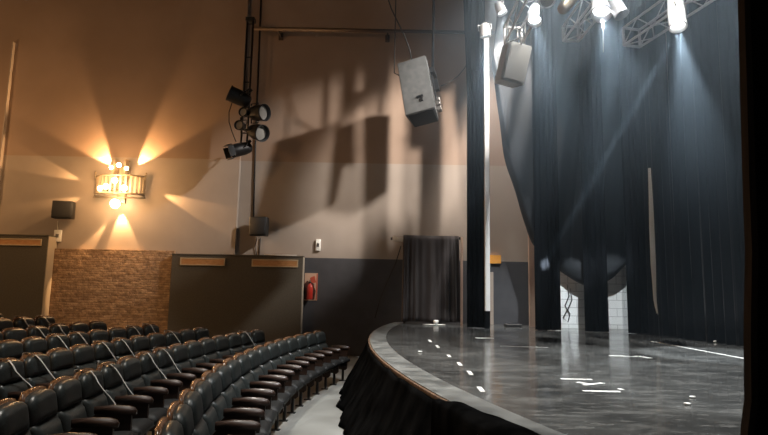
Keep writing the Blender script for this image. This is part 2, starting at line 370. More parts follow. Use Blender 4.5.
for sgn in (-1, 1):
    g = MB(); g.tube([(sgn * .66, -.16, .2), (sgn * .68, -.16, .34)], [.03, .012]).sphere((sgn * .68, -.16, .355), .028); g.build('finial', M['brass'], sc)
bulbs = [(-.42, -.36, -.1, .062), (-.2, -.5, -.07, .07), (.27, -.48, -.1, .075), (0, -.46, .1, .072), (.0, -.3, .55, .058), (0, -.34, -.5, .12), (-.2, -.3, .48, .05), (.21, -.3, .46, .05)]
for x, y, z, r in bulbs:
    g = MB(); g.sphere((x, y, z), r, 16); bo = g.build('bulb', M['bulb'], sc)
    g = MB(); g.tube([(x, y + r * .8, z), (x * .6, -.051, z)], [.03, .02], caps=False); g.build('socket', M['brass'], bo)

# ------------------------------------------------------------------ pipe on the wall, boom of spotlights
a, b_ = on_wall(256, 28, 14.6), on_wall(470, 33, 14.6)
ZP = (a.z + b_.z) / 2
g = MB(); g.tube([(a.x - .05, 14.6, ZP), (4.2, 14.6, ZP)], .05, 10)
pt = thing('lighting_pipe', (0, 0, 0), 'long horizontal steel pipe high along the wall', 'pipe'); g.build('bar', M['pipe'], pt)
for x in (a.x + .6, 0, 2.6):
    g = MB(); g.tube([(x, 14.65, ZP), (x, 15.09, ZP)], .025).box((x - .06, 15.06, ZP - .1), (x + .06, 15.098, ZP + .1)); g.build('bracket', M['pipe'], pt)
a = on_wall(250, 22, 14.45); b_ = on_wall(241, 152, 14.45)
bt = thing('light_boom', (a.x, 14.4, b_.z), 'upright double black pole hanging from the wall pipe', 'pole')
zb = a.z - b_.z
g = MB(); g.tube([(-.06, 0, 0), (-.06, 0, zb)], .028); g.build('pole', M['black_metal'], bt)
g = MB(); g.tube([(.1, 0, .1), (.1, 0, zb)], .028); g.build('pole', M['black_metal'], bt)
for z in (.5, 1.2, 1.9, 2.6, zb - .08):
    g = MB(); g.tube([(-.085, 0, z), (.13, 0, z)], .016); g.build('rung', M['black_metal'], bt)
g = MB(); g.box((-.1, -.05, zb - .0), (.14, .145, zb + .1)); g.build('clamp', M['black_metal'], bt)
def fixture(name, c, d, L, R, label, cat='spotlight', group=None, lit=False, body='black_metal', barn=False, clampv=None, parent_lens=None):
    """can spotlight pointing along d, its centre at c"""
    t = thing(name, c, label, cat, group); R0 = aim(d)
    g = MB(); g.lathe([(0, -L * .5), (R * .55, -L * .5), (R * .8, -L * .42), (R * .92, -L * .2), (R, 0), (R, L * .48), (R * 1.06, L * .5), (R * 1.06, L * .54), (R * .93, L * .54), (R * .9, L * .3), (R * .8, L * .3)], R0, 24); g.build('can', M[body], t)
    g = MB(); g.lathe([(0, L * .36), (R * .55, L * .345), (R * .88, L * .31)], R0, 24); g.build('lens', M[lit if isinstance(lit, str) else 'lens' if lit else 'lens_dim'], t)
    g = MB()
    side = (R0 @ Vector((1, 0, 0))); up = Vector((0, 0, 1)) if abs(Vector(d).normalized().z) < .8 else R0 @ Vector((0, -1, 0))
    if clampv is not None: up = Vector(clampv)
    upn = up.normalized(); side = Vector(d).normalized().cross(upn).normalized()
    g.tube([side * R * 1.04, side * R * 1.2, side * R * 1.2 + upn * R * 1.35, -side * R * 1.2 + upn * R * 1.35, -side * R * 1.2, -side * R * 1.04], R * .09, 6); g.build('yoke', M[body], t)
    g = MB(); g.box((-.035, -.035, 0), (.035, .035, R * .6), mx=Matrix.Translation(upn * R * 1.36) @ aim(upn)); g.build('clamp', M['black_metal'], t)
    if barn:
        g = MB()
        for k in range(4): g.box((-R * .8, R * 1.02, L * .53), (R * .8, R * 1.06, L * .53 + R * .9), mx=R0 @ Matrix.Rotation(k * PI / 2, 4, 'Z'))
        g.build('barn_door', M['black_metal'], t)
    return t
BG = 'unlit spotlights on the wall boom'
for (px, py, d, L, R, lb, up) in (
        (240, 98, (-.9, -.3, .35), .56, .2, 'black spotlight at the top of the wall boom, turned left', (.5, .2, .5)),
        (258, 113, (.8, -.5, -.1), .46, .21, 'black spotlight on the wall boom turned right, upper of two', (-.6, .5, .1)),
        (257, 132, (.7, -.6, -.3), .46, .21, 'black spotlight on the wall boom turned right, lower of two', (-.6, .5, .1)),
        (242, 149, (-.75, -.5, -.35), .5, .17, 'black spotlight with open flaps at bottom of the wall boom', (.4, .3, .6)),
        (245, 113, (-.2, -.95, -.1), .26, .11, 'small pale lens spotlight high in the middle of the boom', (0, .2, 1)),
        (241, 126, (-.2, -.95, -.1), .26, .12, 'small pale lens spotlight low in the middle of the boom', (0, .2, 1))):
    fixture('spotlight', on_wall(px, py, 14.05), d, L, R, lb, group=BG, clampv=up, barn='flaps' in lb)
pts = [on_wall(x, y, 14.1) for x, y in ((233, 100), (229, 112), (229, 122), (232, 132), (236, 142))]
g = MB(); g.tube(pts, .012); tag(g.build('boom_cable', M['cable']), 'thin black cable looping between spotlights on the boom', 'cable')

# ------------------------------------------------------------------ hanging grey loudspeakers
def hung_speaker(name, c, w, dpt, h, rot, label, body='spk'):
    t = thing(name, c, label, 'loudspeaker'); R0 = rot
    g = MB()
    prof = [(-w / 2, -dpt / 2), (w / 2, -dpt / 2), (w * .42, dpt / 2), (-w * .42, dpt / 2)]
    g.prism(prof, -h / 2, h / 2, 'z')
    bmesh.ops.bevel(g.bm, geom=g.bm.edges[:], offset=.02, segments=2, affect='EDGES')
    bmesh.ops.transform(g.bm, matrix=R0, verts=g.bm.verts); g.build('cabinet', M[body], t)
    return t, R0
c = on_wall(419, 92, 13.4)
R0 = Matrix.Rotation(math.radians(-12), 4, 'Y') @ Matrix.Rotation(math.radians(-16), 4, 'Z') @ Matrix.Rotation(math.radians(-13), 4, 'X')
t, R0 = hung_speaker('hanging_speaker', c, .74, .7, 1.5, R0, 'large grey loudspeaker hanging tilted in front of the shadowed wall')
g = MB(); g.box((-.02, -.375, -.36), (.14, -.352, -.32), R0).box((.07, -.375, -.48), (.12, -.352, -.32), R0); g.build('handle', M['black_metal'], t)
g = MB(); g.box((-.3, -.3, -.765), (.3, .3, -.752), R0); g.build('underside_grille', M['grille'], t)
g = MB(); g.box((.375, -.1, -.4), (.41, .1, .45), R0).box((.38, -.16, .35), (.49, .16, .5), R0).box((.41, -.06, -.1), (.51, .06, .2), R0); g.build('bracket', M['black_metal'], t)
for dz in (-.62, -.48, -.36):
    g = MB(); g.box((.375, -.08, dz - .06), (.48, .06, dz + .05), R0, bev=.01, seg=1); g.build('clamp', M['grey_metal'], t)
top1 = c + (R0 @ Vector((.45, 0, .6))); top2 = c + (R0 @ Vector((-.1, 0, .76)))
g = MB(); g.tube([(top1.x, top1.y, top1.z), (top1.x + .03, 13.4, 12)], .035); tag(g.build('drop_pole', M['black_metal']), 'upright black pole above the large tilted grey loudspeaker', 'pole')
g = MB(); p = [c + (R0 @ Vector((-.05, 0, .77)))]
for k in range(1, 9): p.append(Vector((p[0].x - .13 * k + .05 * math.sin(k * 1.1), 13.4, p[0].z + .36 * k)))
g.tube(p, .016); tag(g.build('speaker_cable', M['cable']), 'slack black cable rising from top of tilted grey loudspeaker', 'cable')
g = MB(); q0 = on_wall(395, 73, 13.5); g.tube([(q0.x, 13.5, 12), (q0.x - .02, 13.5, q0.z), (q0.x + .1, 13.45, q0.z - .08)], .014); tag(g.build('safety_wire', M['cable']), 'thin black wire hanging just left of tilted grey loudspeaker', 'wire')
g = MB(); p = [on_wall(x, y, 13.6) for x, y in ((441, 86), (450, 82), (458, 76), (464, 69), (468, 62))]
g.tube(p, .012); tag(g.build('slack_cable', M['cable']), 'slack thin cable between tilted loudspeaker and tall black curtain', 'cable')

c2 = on_wall(512, 65, 11.6)
R2 = Matrix.Rotation(math.radians(9), 4, 'Y') @ Matrix.Rotation(math.radians(12), 4, 'Z') @ Matrix.Rotation(math.radians(10), 4, 'X')
t, R2 = hung_speaker('hanging_speaker', c2, .54, .5, .84, R2, 'smaller grey loudspeaker hanging below the truss nearest the tall curtain', 'spk_hazed')
g = MB(); g.box((-.22, -.268, -.36), (.22, -.254, .36), R2); g.build('grille', M['spk_hazed'], t)
g = MB(); g.box((.27, -.06, -.2), (.33, .06, .1), R2); g.build('bracket', M['grey_metal'], t)
for dx in (-.18, .02, .2):
    s0 = R2 @ Vector((dx, 0, .42)); g = MB(); g.tube([s0, (s0.x + .02, s0.y, .42 + .42)], .012); g.build('hanging_rod', M['grey_metal'], t)

# ------------------------------------------------------------------ stage
SX, SY, SR, SZ = 22.05, 10.2, 22.27, .9
def st(r, y):                          # point on a circle of the stage edge at depth y
    return SX - math.sqrt(r * r - (y - SY) ** 2)
stage = thing('stage', (0, 0, 0), 'black curved stage with grey edge band and hanging black skirt', 'stage')
NY = 60; YS = [-1 + 16.09 * k / NY for k in range(NY + 1)]
RI = SR - .3
g = MB(); g.prism([(st(RI, y), y) for y in YS] + [(9.4, 15.09), (9.4, -1)], SZ - .06, SZ, 'z'); g.build('deck', M['deck'], stage)
g = MB(); g.prism([(st(SR - .015, y), y) for y in YS] + [(st(RI + .001, y), y) for y in reversed(YS)], SZ - .08, SZ + .004, 'z'); g.build('edge_band', M['band'], stage)
g = MB(); g.prism([(st(SR + .012, y), y) for y in YS] + [(st(SR - .014, y), y) for y in reversed(YS)], SZ - .03, SZ - .004, 'z'); g.build('wooden_lip', M['rim_wood'], stage)
def skirt(u, v):
    y = -1 + 16.0 * u; fo = .5 * math.sin(u * 190 + 2 * math.sin(u * 37)) + .5 * math.sin(u * 83 + 1.3)
    r = SR + .02 + .42 * v ** 1.2 + .045 * (v ** .7) * fo + .05 * noise.noise(Vector((u * 22, v * 3, 1))) * v
    return (st(r, y) , y, SZ - .03 - .865 * v + .02 * noise.noise(Vector((u * 40, 5, 0))) * (1 - v))
g = MB(); g.grid(420, 16, skirt); g.build('skirt', M['black_cloth2'], stage, solid=.008)
# dark cloth bunched over the near stretch of the edge
g = MB()
def bunch(u, v):
    y = .6 + 3.3 * u; a = v * PI; th = .5 + .5 * math.sin(u * 9) * .3
    f = math.sin(PI * min(1, max(0, u))) ** .5
    rr = SR + .16 - .13 * math.cos(a) * f; z = SZ + .004 + (.085 * math.sin(a) * f + .02 * noise.noise(Vector((u * 14, v * 3, 0))) * math.sin(a))
    if v > .5: pass
    return (st(rr, y) - .0, y, z)
def bunch2(u, v):
    y = .5 + 4.1 * u; f = min(1, math.sin(PI * u) ** .4 + .02)
    a = PI * v; rr = SR + .06 + .15 * f * math.cos(a)
    z = SZ - .02 + (.095 * f * math.sin(a)) * (1 + .5 * noise.noise(Vector((u * 13, v * 2, 3))))
    if v < .12: z -= .3 * (.12 - v) / .12
    return (st(rr, y), y, z)
g.grid(60, 14, bunch2); g.build('bunched_cloth', M['black_cloth2'], stage, solid=.008)

# tape marks on the stage
def tape(p, q, w, label, grp='white tape marks on the stage'):
    P0, P1 = on_level(*p, SZ), on_level(*q, SZ); c = (P0 + P1) / 2; d = P1 - P0
    g = MB(); g.box((-d.length / 2, -w / 2, 0), (d.length / 2, w / 2, .0015))
    o = g.build('tape_mark', M['tape']); o.location = (c.x, c.y, SZ + .0012 + tape.n * .0018 * tape.lift); o.rotation_euler = (0, 0, math.atan2(d.y, d.x)); return tag(o, label, 'tape', grp)
tape.n = 0; tape.lift = 0
for k, (x, y, lb) in enumerate(((481, 389.5, 'nearest the camera'), (470, 373, 'second from the camera'), (459.5, 364, 'third from the camera'), (449, 356, 'fourth from the camera'), (437.5, 346.5, 'fifth from the camera'), (430, 341, 'farthest from the camera'))):
    L = (4.5, 3.6, 3, 2, 2.2, 2)[k]
    tape((x - L * .45, y - L * .55), (x + L * .45, y + L * .55), .042, 'short white tape dash along the stage edge, ' + lb, 'tape dashes along the stage edge')
tape((561, 379), (592, 379.6), .05, 'straight white tape strip, farther of the pair at mid stage')
tape((583, 391), (620, 391.8), .055, 'straight white tape strip, nearer of the pair at mid stage')
tape((577, 382.2), (590, 384.4), .05, 'crooked white tape scrap between the two straight strips, left piece')
tape.n = 1; tape.lift = 1
tape((584, 385.3), (603, 383.4), .05, 'white tape scrap between the two straight strips, right piece')
tape.lift = 0
tape((609, 355.7), (625, 356.2), .07, 'white tape strip before the white block wall, left of two')
tape((636, 356), (651, 358.3), .07, 'bent white tape strip on right rear stage, right of two')
tape((625, 356.6), (636, 356.7), .03, 'thin faint tape line joining the two rear strips')
tape((619, 388.6), (623, 390), .04, 'tiny tape scrap at the end of the nearer straight strip')
tape((476, 338), (493, 338.2), .16, 'wide pale patch at foot of the tall front curtain')  # wide flat pale patch below the white upright
tape((500, 346), (548, 347.5), .02, 'long thin pale line across the rear stage')
tape((651, 341.3), (744, 358.5), .035, 'long pale tape line along the foot of the black backdrop')
for (x, y, r, lb) in ((687.5, 405, .022, 'white scrap on right of the stage, nearer of two'), (692.5, 398, .02, 'grey scrap on right of the stage, farther of two'), (717, 342.8, .05, 'pale crumpled scrap at the foot of the backdrop'), (420, 352.5, .025, 'small pale scrap near the far curve of stage edge')):
    P = on_level(x, y, SZ); g = MB(); g.sphere((0, 0, r * .45), r, 8, (1.4, 1, .4)); o = g.build('scrap', M['tape']); o.location = (P.x, P.y, SZ + .001); tag(o, lb, 'scrap')

# ------------------------------------------------------------------ curtains
def curtain(name, p0, p1, z0, z1, folds, amp, material, label, cat='curtain', seed=0, nu=None, nz=14, flare=0, parent=None, wob=.0, group=None, edge=None):
    """pleated cloth hanging from p0 to p1 (plan), z0 to z1"""
    p0, p1 = Vector((*p0, 0)), Vector((*p1, 0)); d = p1 - p0; n = Vector((-d.y, d.x, 0)).normalized(); L = d.length
    nu = nu or max(24, int(folds * 9)); rnd = random.Random(seed); ph = [rnd.uniform(0, 6.3) for _ in range(6)]
    t = thing(name, (p0 + d / 2) + Vector((0, 0, z0)), label, cat, group) if parent is None else parent
    c = p0 + d / 2
    def f(u, v):
        z = v * (z1 - z0); k = u * folds * 2 * PI + 1.1 * math.sin(u * 5.1 + ph[0]) + .25 * math.sin(v * 3 + ph[1])
        a = amp * (.7 + .3 * math.sin(u * 9 + ph[2])) * (1 - .35 * v)
        off = a * (math.sin(k) + .35 * math.sin(2.3 * k + ph[3])) + wob * math.sin(v * 4 + ph[4])
        s = (u - .5) * (L + flare * (1 - v)) + (edge(v) if edge else 0) * (1 - u) 
        return (p0 + d / 2 - c) + d.normalized() * s + n * off + Vector((0, 0, z))
    g = MB(); g.grid(nu, nz, f); g.build('cloth', material, t, solid=.012)
    return t, f
ZC = 10.3; SB = SZ + .012
# tall narrow curtain at the front corner of the stage
a, b_ = on_wall(464.5, 326, 13.4), on_wall(488.5, 326, 13.4)
t, f = curtain('stage_curtain', (a.x + .06, 13.4), (b_.x - .06, 13.4), SB, ZC, 4.5, .05, M['black_cloth'], 'tall narrow black curtain at the front corner of the stage', seed=1, edge=lambda v: -.14 * max(0, v - .62) / .38 if v > .62 else 0)
a, b_ = on_wall(467, 70, 13.1), on_wall(480.5, 30, 13.1)
curtain('valance', (a.x, 13.1), (b_.x, 13.1), a.z, ZC, 2, .05, M['black_cloth'], 'short black valance above the narrow front curtain', cat='valance', seed=2)
# narrow white upright strip behind it, black at the foot
a, b_ = on_wall(484.5, 200, 13.2), on_wall(489.5, 310, 13.2)
g = MB(); zt = on_wall(486, 36, 13.2).z; zl = on_wall(488, 311, 13.2).z
up = thing('upright', (b_.x - .05, 13.2, SZ), 'bright white upright strip beside the narrow front curtain', 'post')
g.box((-.055, -.06, zl - SZ), (.055, .06, zt - SZ), bev=.006, seg=1); g.build('white_face', M['white_paint'], up)
g = MB(); g.box((-.055, -.06, .002), (.055, .06, zl - SZ - .002)); g.build('black_foot', M['black_cloth'], up)

# draped screen at the far end of the stage
a, b_ = on_wall(404.5, 236, 14.4), on_wall(463, 236, 14.4); zt = a.z
scn = thing('draped_screen', ((a.x + b_.x) / 2, 14.4, SZ), 'black cloth draped over a standing frame at far stage end', 'screen'); hw = (b_.x - a.x) / 2; hh = zt - SZ
g = MB(); g.box((-hw, 0, .003), (-hw + .06, .06, hh)); g.build('post', M['dark_wood'], scn)
g = MB(); g.box((hw - .06, 0, .003), (hw, .06, hh)); g.build('post', M['post_wood'], scn)
g = MB(); g.box((-hw + .061, 0, hh - .07), (hw - .061, .06, hh)); g.build('top_rail', M['dark_wood'], scn)
g = MB()
def dr(u, v):
    x = (-hw - .03) + (2 * hw - .08) * u; k = u * 30 + 2 * math.sin(u * 7); 
    q = noise.noise(Vector((u * 6, v * 3, 9)))
    z = hh + .02 - (hh - .06 - .05 * noise.noise(Vector((u * 5, 0, 2)))) * v
    y = -.04 - .075 * v ** .5 * (math.sin(k + q) * .6 + .5 + .4 * math.sin(2.3 * k)) if v > .03 else -.02
    return (x + .05 * (u - .3) * v, y, z)
g.grid(90, 22, dr); g.build('cloth', M['plum_cloth'], scn, solid=.012)
# security camera on the wall
c = on_wall(399, 239.5, 14.7)
t = thing('security_camera', c, 'small white security camera on the wall beside draped screen', 'camera')
g = MB(); g.box((-.17, -.06, -.05), (.15, .06, .06), Matrix.Rotation(.12, 4, 'Y'), bev=.015); g.build('housing', M['white_plastic'], t)
g = MB(); g.lathe([(0, 0), (.035, 0), (.035, .05), (0, .05)], Matrix.Translation((-.17, 0, .02)) @ aim((-1, 0, 0))); g.build('lens', M['spk_dark'], t)
g = MB(); g.tube([(.08, .06, 0), (.14, .2, -.02), (.16, .38, -.04)], .022); g.build('arm', M['grey_metal'], t)
p = [on_wall(x, y, 14.9) for x, y in ((401, 246), (396, 262), (388, 280), (380, 300), (375, 318))]
g = MB(); g.tube(p, .012); tag(g.build('camera_cable', M['cable']), 'black cable slanting down the wall from the security camera', 'cable')
# small low things on the far stage
P = on_level(434, 323.5, SZ); P.y = min(P.y, 14.05); P.x = on_wall(434, 322, P.y).x
t = thing('low_object', (P.x, P.y, SZ), 'small low pale object on a flat base before the draped screen', 'floor light')  # small pale object of unclear use on a flat base
g = MB(); g.box((-.28, -.06, .002), (.28, .06, .03), bev=.008, seg=1); g.build('base', M['grey_metal'], t)
g = MB(); g.lathe([(0, 0), (.05, 0), (.07, .08), (.06, .1), (0, .1)], Matrix.Translation((.05, 0, .031))); g.build('head', M['white_plastic'], t)
P = on_wall(511, 324.5, 14.3)
t = thing('floor_monitor', (P.x, 14.1, SZ), 'low flat black box lying on the floor by the timber post', 'box')
g = MB(); g.box((-.2, -.12, .002), (.2, .12, .07), bev=.012, seg=1); g.build('case', M['spk_dark'], t)
g = MB(); g.tube([(-.1, 0, .07), (-.08, 0, .1), (.08, 0, .1), (.1, 0, .07)], .012); g.build('handle', M['black_metal'], t)

# wall behind: pale strip painting a beige light, orange board
a, b_ = on_wall(489.5, 255, 15.0), on_wall(501, 263.5, 15.0)
g = MB(); g.box((a.x, 15.0, b_.z), (b_.x, 15.095, a.z)); tag(g.build('orange_board', M['orange']), 'small orange board on the wall right of the white upright', 'board')
a, b_ = on_wall(491, 272, 14.9), on_wall(501, 320, 14.9)
g = MB(); g.box((a.x - .1, 14.9, SZ + .003), (on_wall(493.5, 300, 14.9).x, 15.05, a.z)); tag(g.build('painted_beige_light', M['wall_low']), 'narrow pale strip painting beige light below the orange board', 'board')
# timber post
a, b_ = on_wall(529, 260, 14.1), on_wall(536.5, 260, 14.1)
g = MB(); g.box((a.x, 14.1, SZ + .003), (b_.x, 14.2, 5.2), bev=.008, seg=1); tag(g.build('timber_post', M['post_wood']), 'raw pinkish timber post standing beside the black side curtains', 'post')
# white block wall behind the stage cloths
xw0, xw1 = on_wall(550, 300, 14.0).x, on_wall(622, 300, 14.0).x
g = MB(); g.box((xw0, 14.0, SZ + .001), (xw1, 14.25, 9.8)); g.box((xw1, 14.0, SZ + .001), (xw1 + .5, 14.9, 9.8), Matrix.Translation((xw1, 14, 0)) @ Matrix.Rotation(.5, 4, 'Z') @ Matrix.Translation((-xw1, -14, 0)))
struct(g.build('wall_stage', M['blocks']))
p = [on_wall(x, y, 13.95) for x, y in ((567, 284), (569, 296), (565, 306), (570, 314), (568, 322), (563, 318), (568, 309), (572, 300), (570, 288))]
g = MB(); g.tube(p, .014); tag(g.build('tangled_cable', M['cable']), 'tangled black cord hanging on the white block wall', 'cord')

# swagged dark cloth: hangs from the top, its lower edge pulled up in a long curve
low = [(493, 60), (497, 95), (505, 150), (519, 200), (532, 238), (548, 260), (566, 274), (585, 285), (603, 283), (617, 275), (629, 262)]
YD = 13.45
LP = [on_wall(x, y, YD) for x, y in low]
def lowpt(u):
    k = u * (len(LP) - 1); i = min(int(k), len(LP) - 2); f_ = k - i
    P_ = [LP[max(i - 1, 0)], LP[i], LP[i + 1], LP[min(i + 2, len(LP) - 1)]]
    return .5 * ((2 * P_[1]) + (P_[2] - P_[0]) * f_ + (2 * P_[0] - 5 * P_[1] + 4 * P_[2] - P_[3]) * f_ ** 2 + (3 * P_[1] - P_[0] - 3 * P_[2] + P_[3]) * f_ ** 3)
sw = thing('swagged_curtain', (LP[5].x, YD, LP[7].z), 'dark grey cloth swagged up in a long curve behind side curtains', 'curtain'); o0 = sw.location.copy()
def swag(u, v):
    b0 = lowpt(u); tx = LP[0].x + .25 + (LP[-1].x - LP[0].x + .3) * u ** .62; top = Vector((tx, YD, ZC))
    w = v; x = b0.x + (top.x - b0.x) * w ** 1.0; z = b0.z + (top.z - b0.z) * w
    L = top.z - b0.z; h = w * L                     # distance above the lower edge
    belly = .38 * math.exp(-h / 1.2) * (1 - math.exp(-h / .16)) * (1 if u > .5 else u * 2)
    under = .10 * math.exp(-(h / .12) ** 2)
    fold = (.05 * math.sin(u * 34 + 2.0 * math.exp(-h / 1.5) * u) + .03 * math.sin(u * 61 + 1)) * (1.0 if u < .6 else .45)
    rope = .035 * math.sin(h * 22 + u * 6) * math.exp(-h / .35)
    return Vector((x, YD - belly + under + fold + rope, z)) - o0
vs = [0, .006, .013, .02, .03, .042, .055, .07, .09, .115, .145, .18, .23, .3, .4, .5, .6, .7, .8, .9, 1]
g = MB(); g.grid(150, len(vs), lambda u, v: swag(u, vs[round(v * (len(vs) - 1))])); g.build('cloth', M['grey_cloth'], sw, solid=.012)

# black side curtains (legs)
LG = 'narrow black side curtains on the stage'
def leg(px0, px1, Y, folds, label, seed, dxt=0, amp=.05):
    a, b_ = on_wall(px0, 330, Y), on_wall(px1, 330, Y)
    return curtain('side_curtain', (a.x, Y), (b_.x, Y), SB, ZC, folds, amp, M['black_cloth'], label, seed=seed, group=LG)
leg(536, 561, 13.0, 4, 'narrow black side curtain beside the timber post', 3)
leg(585.5, 609, 12.75, 4, 'narrow black side curtain between the two white wall patches', 4)
leg(628, 661, 12.5, 5, 'black side curtain right of the white wall patches', 5)
# black backdrop in two lengths; the farther one shows a strip of pale lining at its edge
A0, A1 = on_level(652, 334.5, SZ), on_level(744, 346.5, SZ); dv = (A1 - A0)
bk, f = curtain('backdrop_curtain', (A0.x, A0.y), (A0.x + dv.x * .36, A0.y + dv.y * .36), SB, 8.4, 5, .07, M['velvet'], 'black pleated backdrop with a pale lining strip at its edge', seed=6)
curtain('backdrop_curtain', (A0.x + dv.x * .37, A0.y + dv.y * .37), (A0.x + dv.x * 1.6, A0.y + dv.y * 1.6), SB, 8.4, 14, .15, M['velvet'], 'wide black pleated backdrop between lining strip and right front curtain', seed=8)
# lining strip: hangs on the side-curtain side of the first backdrop length
YQ = A0.y - .2
pl = [on_wall(x, y, YQ) for x, y in ((649.5, 168), (651, 200), (652, 230), (654, 262), (657, 300), (658, 318))]
wl = [.02, .035, .045, .06, .06, .01]
g = MB(); V = []; F = []
for p, w in zip(pl, wl): V += [p + Vector((-w, 0, 0)) - bk.location, p + Vector((w, -.02, 0)) - bk.location, p + Vector((w, .03, 0)) - bk.location, p + Vector((-w, .03, 0)) - bk.location]
for i in range(len(pl) - 1):
    for k in range(4): F.append((i * 4 + k, i * 4 + (k + 1) % 4, i * 4 + 4 + (k + 1) % 4, i * 4 + 4 + k))
F += [(0, 1, 2, 3), (20, 21, 22, 23)]
g._add(V, F, False); lo_ = g.build('lining_strip', M['lining'], bk); lo_['label'] = 'pale strip of lining'
# near front curtain at the right with a brown wooden edge batten
YN = 3.0
edge_px = [(748, 420), (747, 330), (748.5, 250), (746, 190), (744, 110), (741, 0), (739, -80)]
EP = [on_wall(742, 436, YN)] + [on_wall(x, y, YN) for x, y in edge_px]
def edge_x(z):
    if z <= EP[0].z: return EP[0].x + (EP[1].x - EP[0].x) * 0
    for i in range(len(EP) - 1):
        if EP[i].z <= z <= EP[i + 1].z: return EP[i].x + (EP[i + 1].x - EP[i].x) * (z - EP[i].z) / (EP[i + 1].z - EP[i].z)
    return EP[-1].x
nc = thing('front_curtain', (2.6, YN, SZ), 'black front curtain with brown edge at the right of stage', 'curtain'); no = nc.location.copy()
ZN = 4.6
def nf(u, v):
    z = SB + (ZN - SB) * v; x0 = edge_x(z) + .05; x = x0 + (3.6 - x0) * u
    return Vector((x, YN + .05 * math.sin(u * 40 + .5 * math.sin(v * 4)) + .02 * math.sin(u * 97), z)) - no
g = MB(); g.grid(120, 20, nf); g.build('cloth', M['black_cloth'], nc, solid=.012)
g = MB(); V = []; F = []
zz = [SB + (ZN - SB) * k / 24 for k in range(25)]
for z in zz:
    x = edge_x(z)
    for dx, dy in ((0, -.03), (.034, -.03), (.034, .03), (0, .03)): V.append(Vector((x + dx, YN + dy, z)) - no)
for i in range(24):
    for k in range(4): F.append((i * 4 + k, i * 4 + (k + 1) % 4, i * 4 + 4 + (k + 1) % 4, i * 4 + 4 + k))
F += [(0, 1, 2, 3), (96, 97, 98, 99)]
g._add(V, F); g.build('edge_batten', M['dark_wood'], nc)

# ------------------------------------------------------------------ trusses and stage lamps
ZTR = 7.0
def truss(pxa, pxb, z, ext, w, label):
    A, B = on_level(*pxa, z), on_level(*pxb, z); A.z = B.z = z; d = (B - A).normalized(); B = B + d * ext; L = (B - A).length
    n = Vector((-d.y, d.x, 0)); t = thing('truss', A, label, 'truss', 'aluminium lighting trusses over the stage')
    h = w
    for i, (sx_, sz_) in enumerate(((-1, 0), (1, 0), (-1, 1), (1, 1))):
        g = MB(); o = n * sx_ * w / 2 + Vector((0, 0, sz_ * h)); g.tube([o, o + d * L], .024, 8); g.build('chord', M['alu'], t)
    k = max(2, int(L / (w * 1.1))); st_ = L / k
    for side in range(3):
        g = MB()
        for i in range(k):
            if side < 2:
                o = n * (-1, 1)[side] * w / 2; a0 = o + d * st_ * i + Vector((0, 0, h if i % 2 else 0)); a1 = o + d * st_ * (i + 1) + Vector((0, 0, 0 if i % 2 else h))
            else:
                s_ = -1 if i % 2 else 1; a0 = d * st_ * i - n * s_ * w / 2; a1 = d * st_ * (i + 1) + n * s_ * w / 2
            g.tube([a0, a1], .012, 6)
        g.build('lacing', M['alu'], t)
    g = MB(); e = [n * -w / 2, n * w / 2, n * w / 2 + Vector((0, 0, h)), n * -w / 2 + Vector((0, 0, h))]
    for i in range(4): g.tube([e[i], e[(i + 1) % 4]], .026, 6)
    g.build('end_frame', M['alu'], t); return A, d, B
T1 = truss((513, 44), (541, -8), ZTR, 2.5, .36, 'aluminium lighting truss above the smaller hanging loudspeaker')
T2 = truss((571, 41), (608, -6), ZTR - .3, 2.5, .3, 'aluminium lighting truss with open square end, middle of three')
T3 = truss((632, 46), (708, -4), ZTR - .6, 2.5, .34, 'aluminium lighting truss farthest right over the black backdrop')
LL = []
def stage_lamp(px, py, z, d, L, R, label, lit=True, body='alu', Yd=None):
    P = on_level(px, py, z) if Yd is None else on_wall(px, py, Yd)
    fixture('stage_lamp', P, d, L, R, label, 'stage lamp', 'stage lamps on the trusses', lit=lit, body=body, clampv=(0, 0, 1) if abs(Vector(d).normalized().z) < .7 else (0, .35, 1))
    return P
def pos(px, py, Y): return on_wall(px, py, Y)
L1 = stage_lamp(535, 14, 0, (-.2, -.5, -1), .42, .13, 'silver stage lamp glowing below the truss over smaller loudspeaker', Yd=9.8)
L2 = stage_lamp(602, 2, 0, (-.25, -.5, -1), .55, .145, 'large bright silver stage lamp beside the middle truss', Yd=8.0)
L3 = stage_lamp(676, 11, 0, (-.1, -.3, -1), .6, .12, 'very bright stage lamp below the right truss', lit='lens_hot', body='white_paint', Yd=8.0)  # can coloured white for its overexposed glow
L4 = stage_lamp(546, 0, 0, (-.1, -.9, -.45), .3, .13, 'silver stage lamp with round lens at the top edge between trusses', lit=False, Yd=9.0)
L5 = stage_lamp(568, 2, 0, (.55, .3, .8), .5, .11, 'tan tube shaped stage lamp left of the middle truss', lit=False, body='brass', Yd=8.6)
L6 = stage_lamp(615, 4, 0, (.35, -.3, -1), .42, .1, 'narrow silver stage lamp right of the large bright lamp', lit=False, Yd=7.8)
L7 = stage_lamp(485, 30, 0, (.1, .1, -1), .3, .13, 'small bright white lamp above the white upright', Yd=12.85)
L8 = stage_lamp(500, 8, 0, (.35, -.2, -1), .3, .12, 'small white lamp above the valance corner', Yd=12.9)
a = on_wall(603, 20, 8); g = MB(); g.tube([a, on_wall(603.3, 52, 8)], .008); tag(g.build('flare_streak', M['lining']), 'thin pale streak for the lens flare below the large bright stage lamp', 'cord')  # lens flare under the lamp, modelled as a thin pale tube

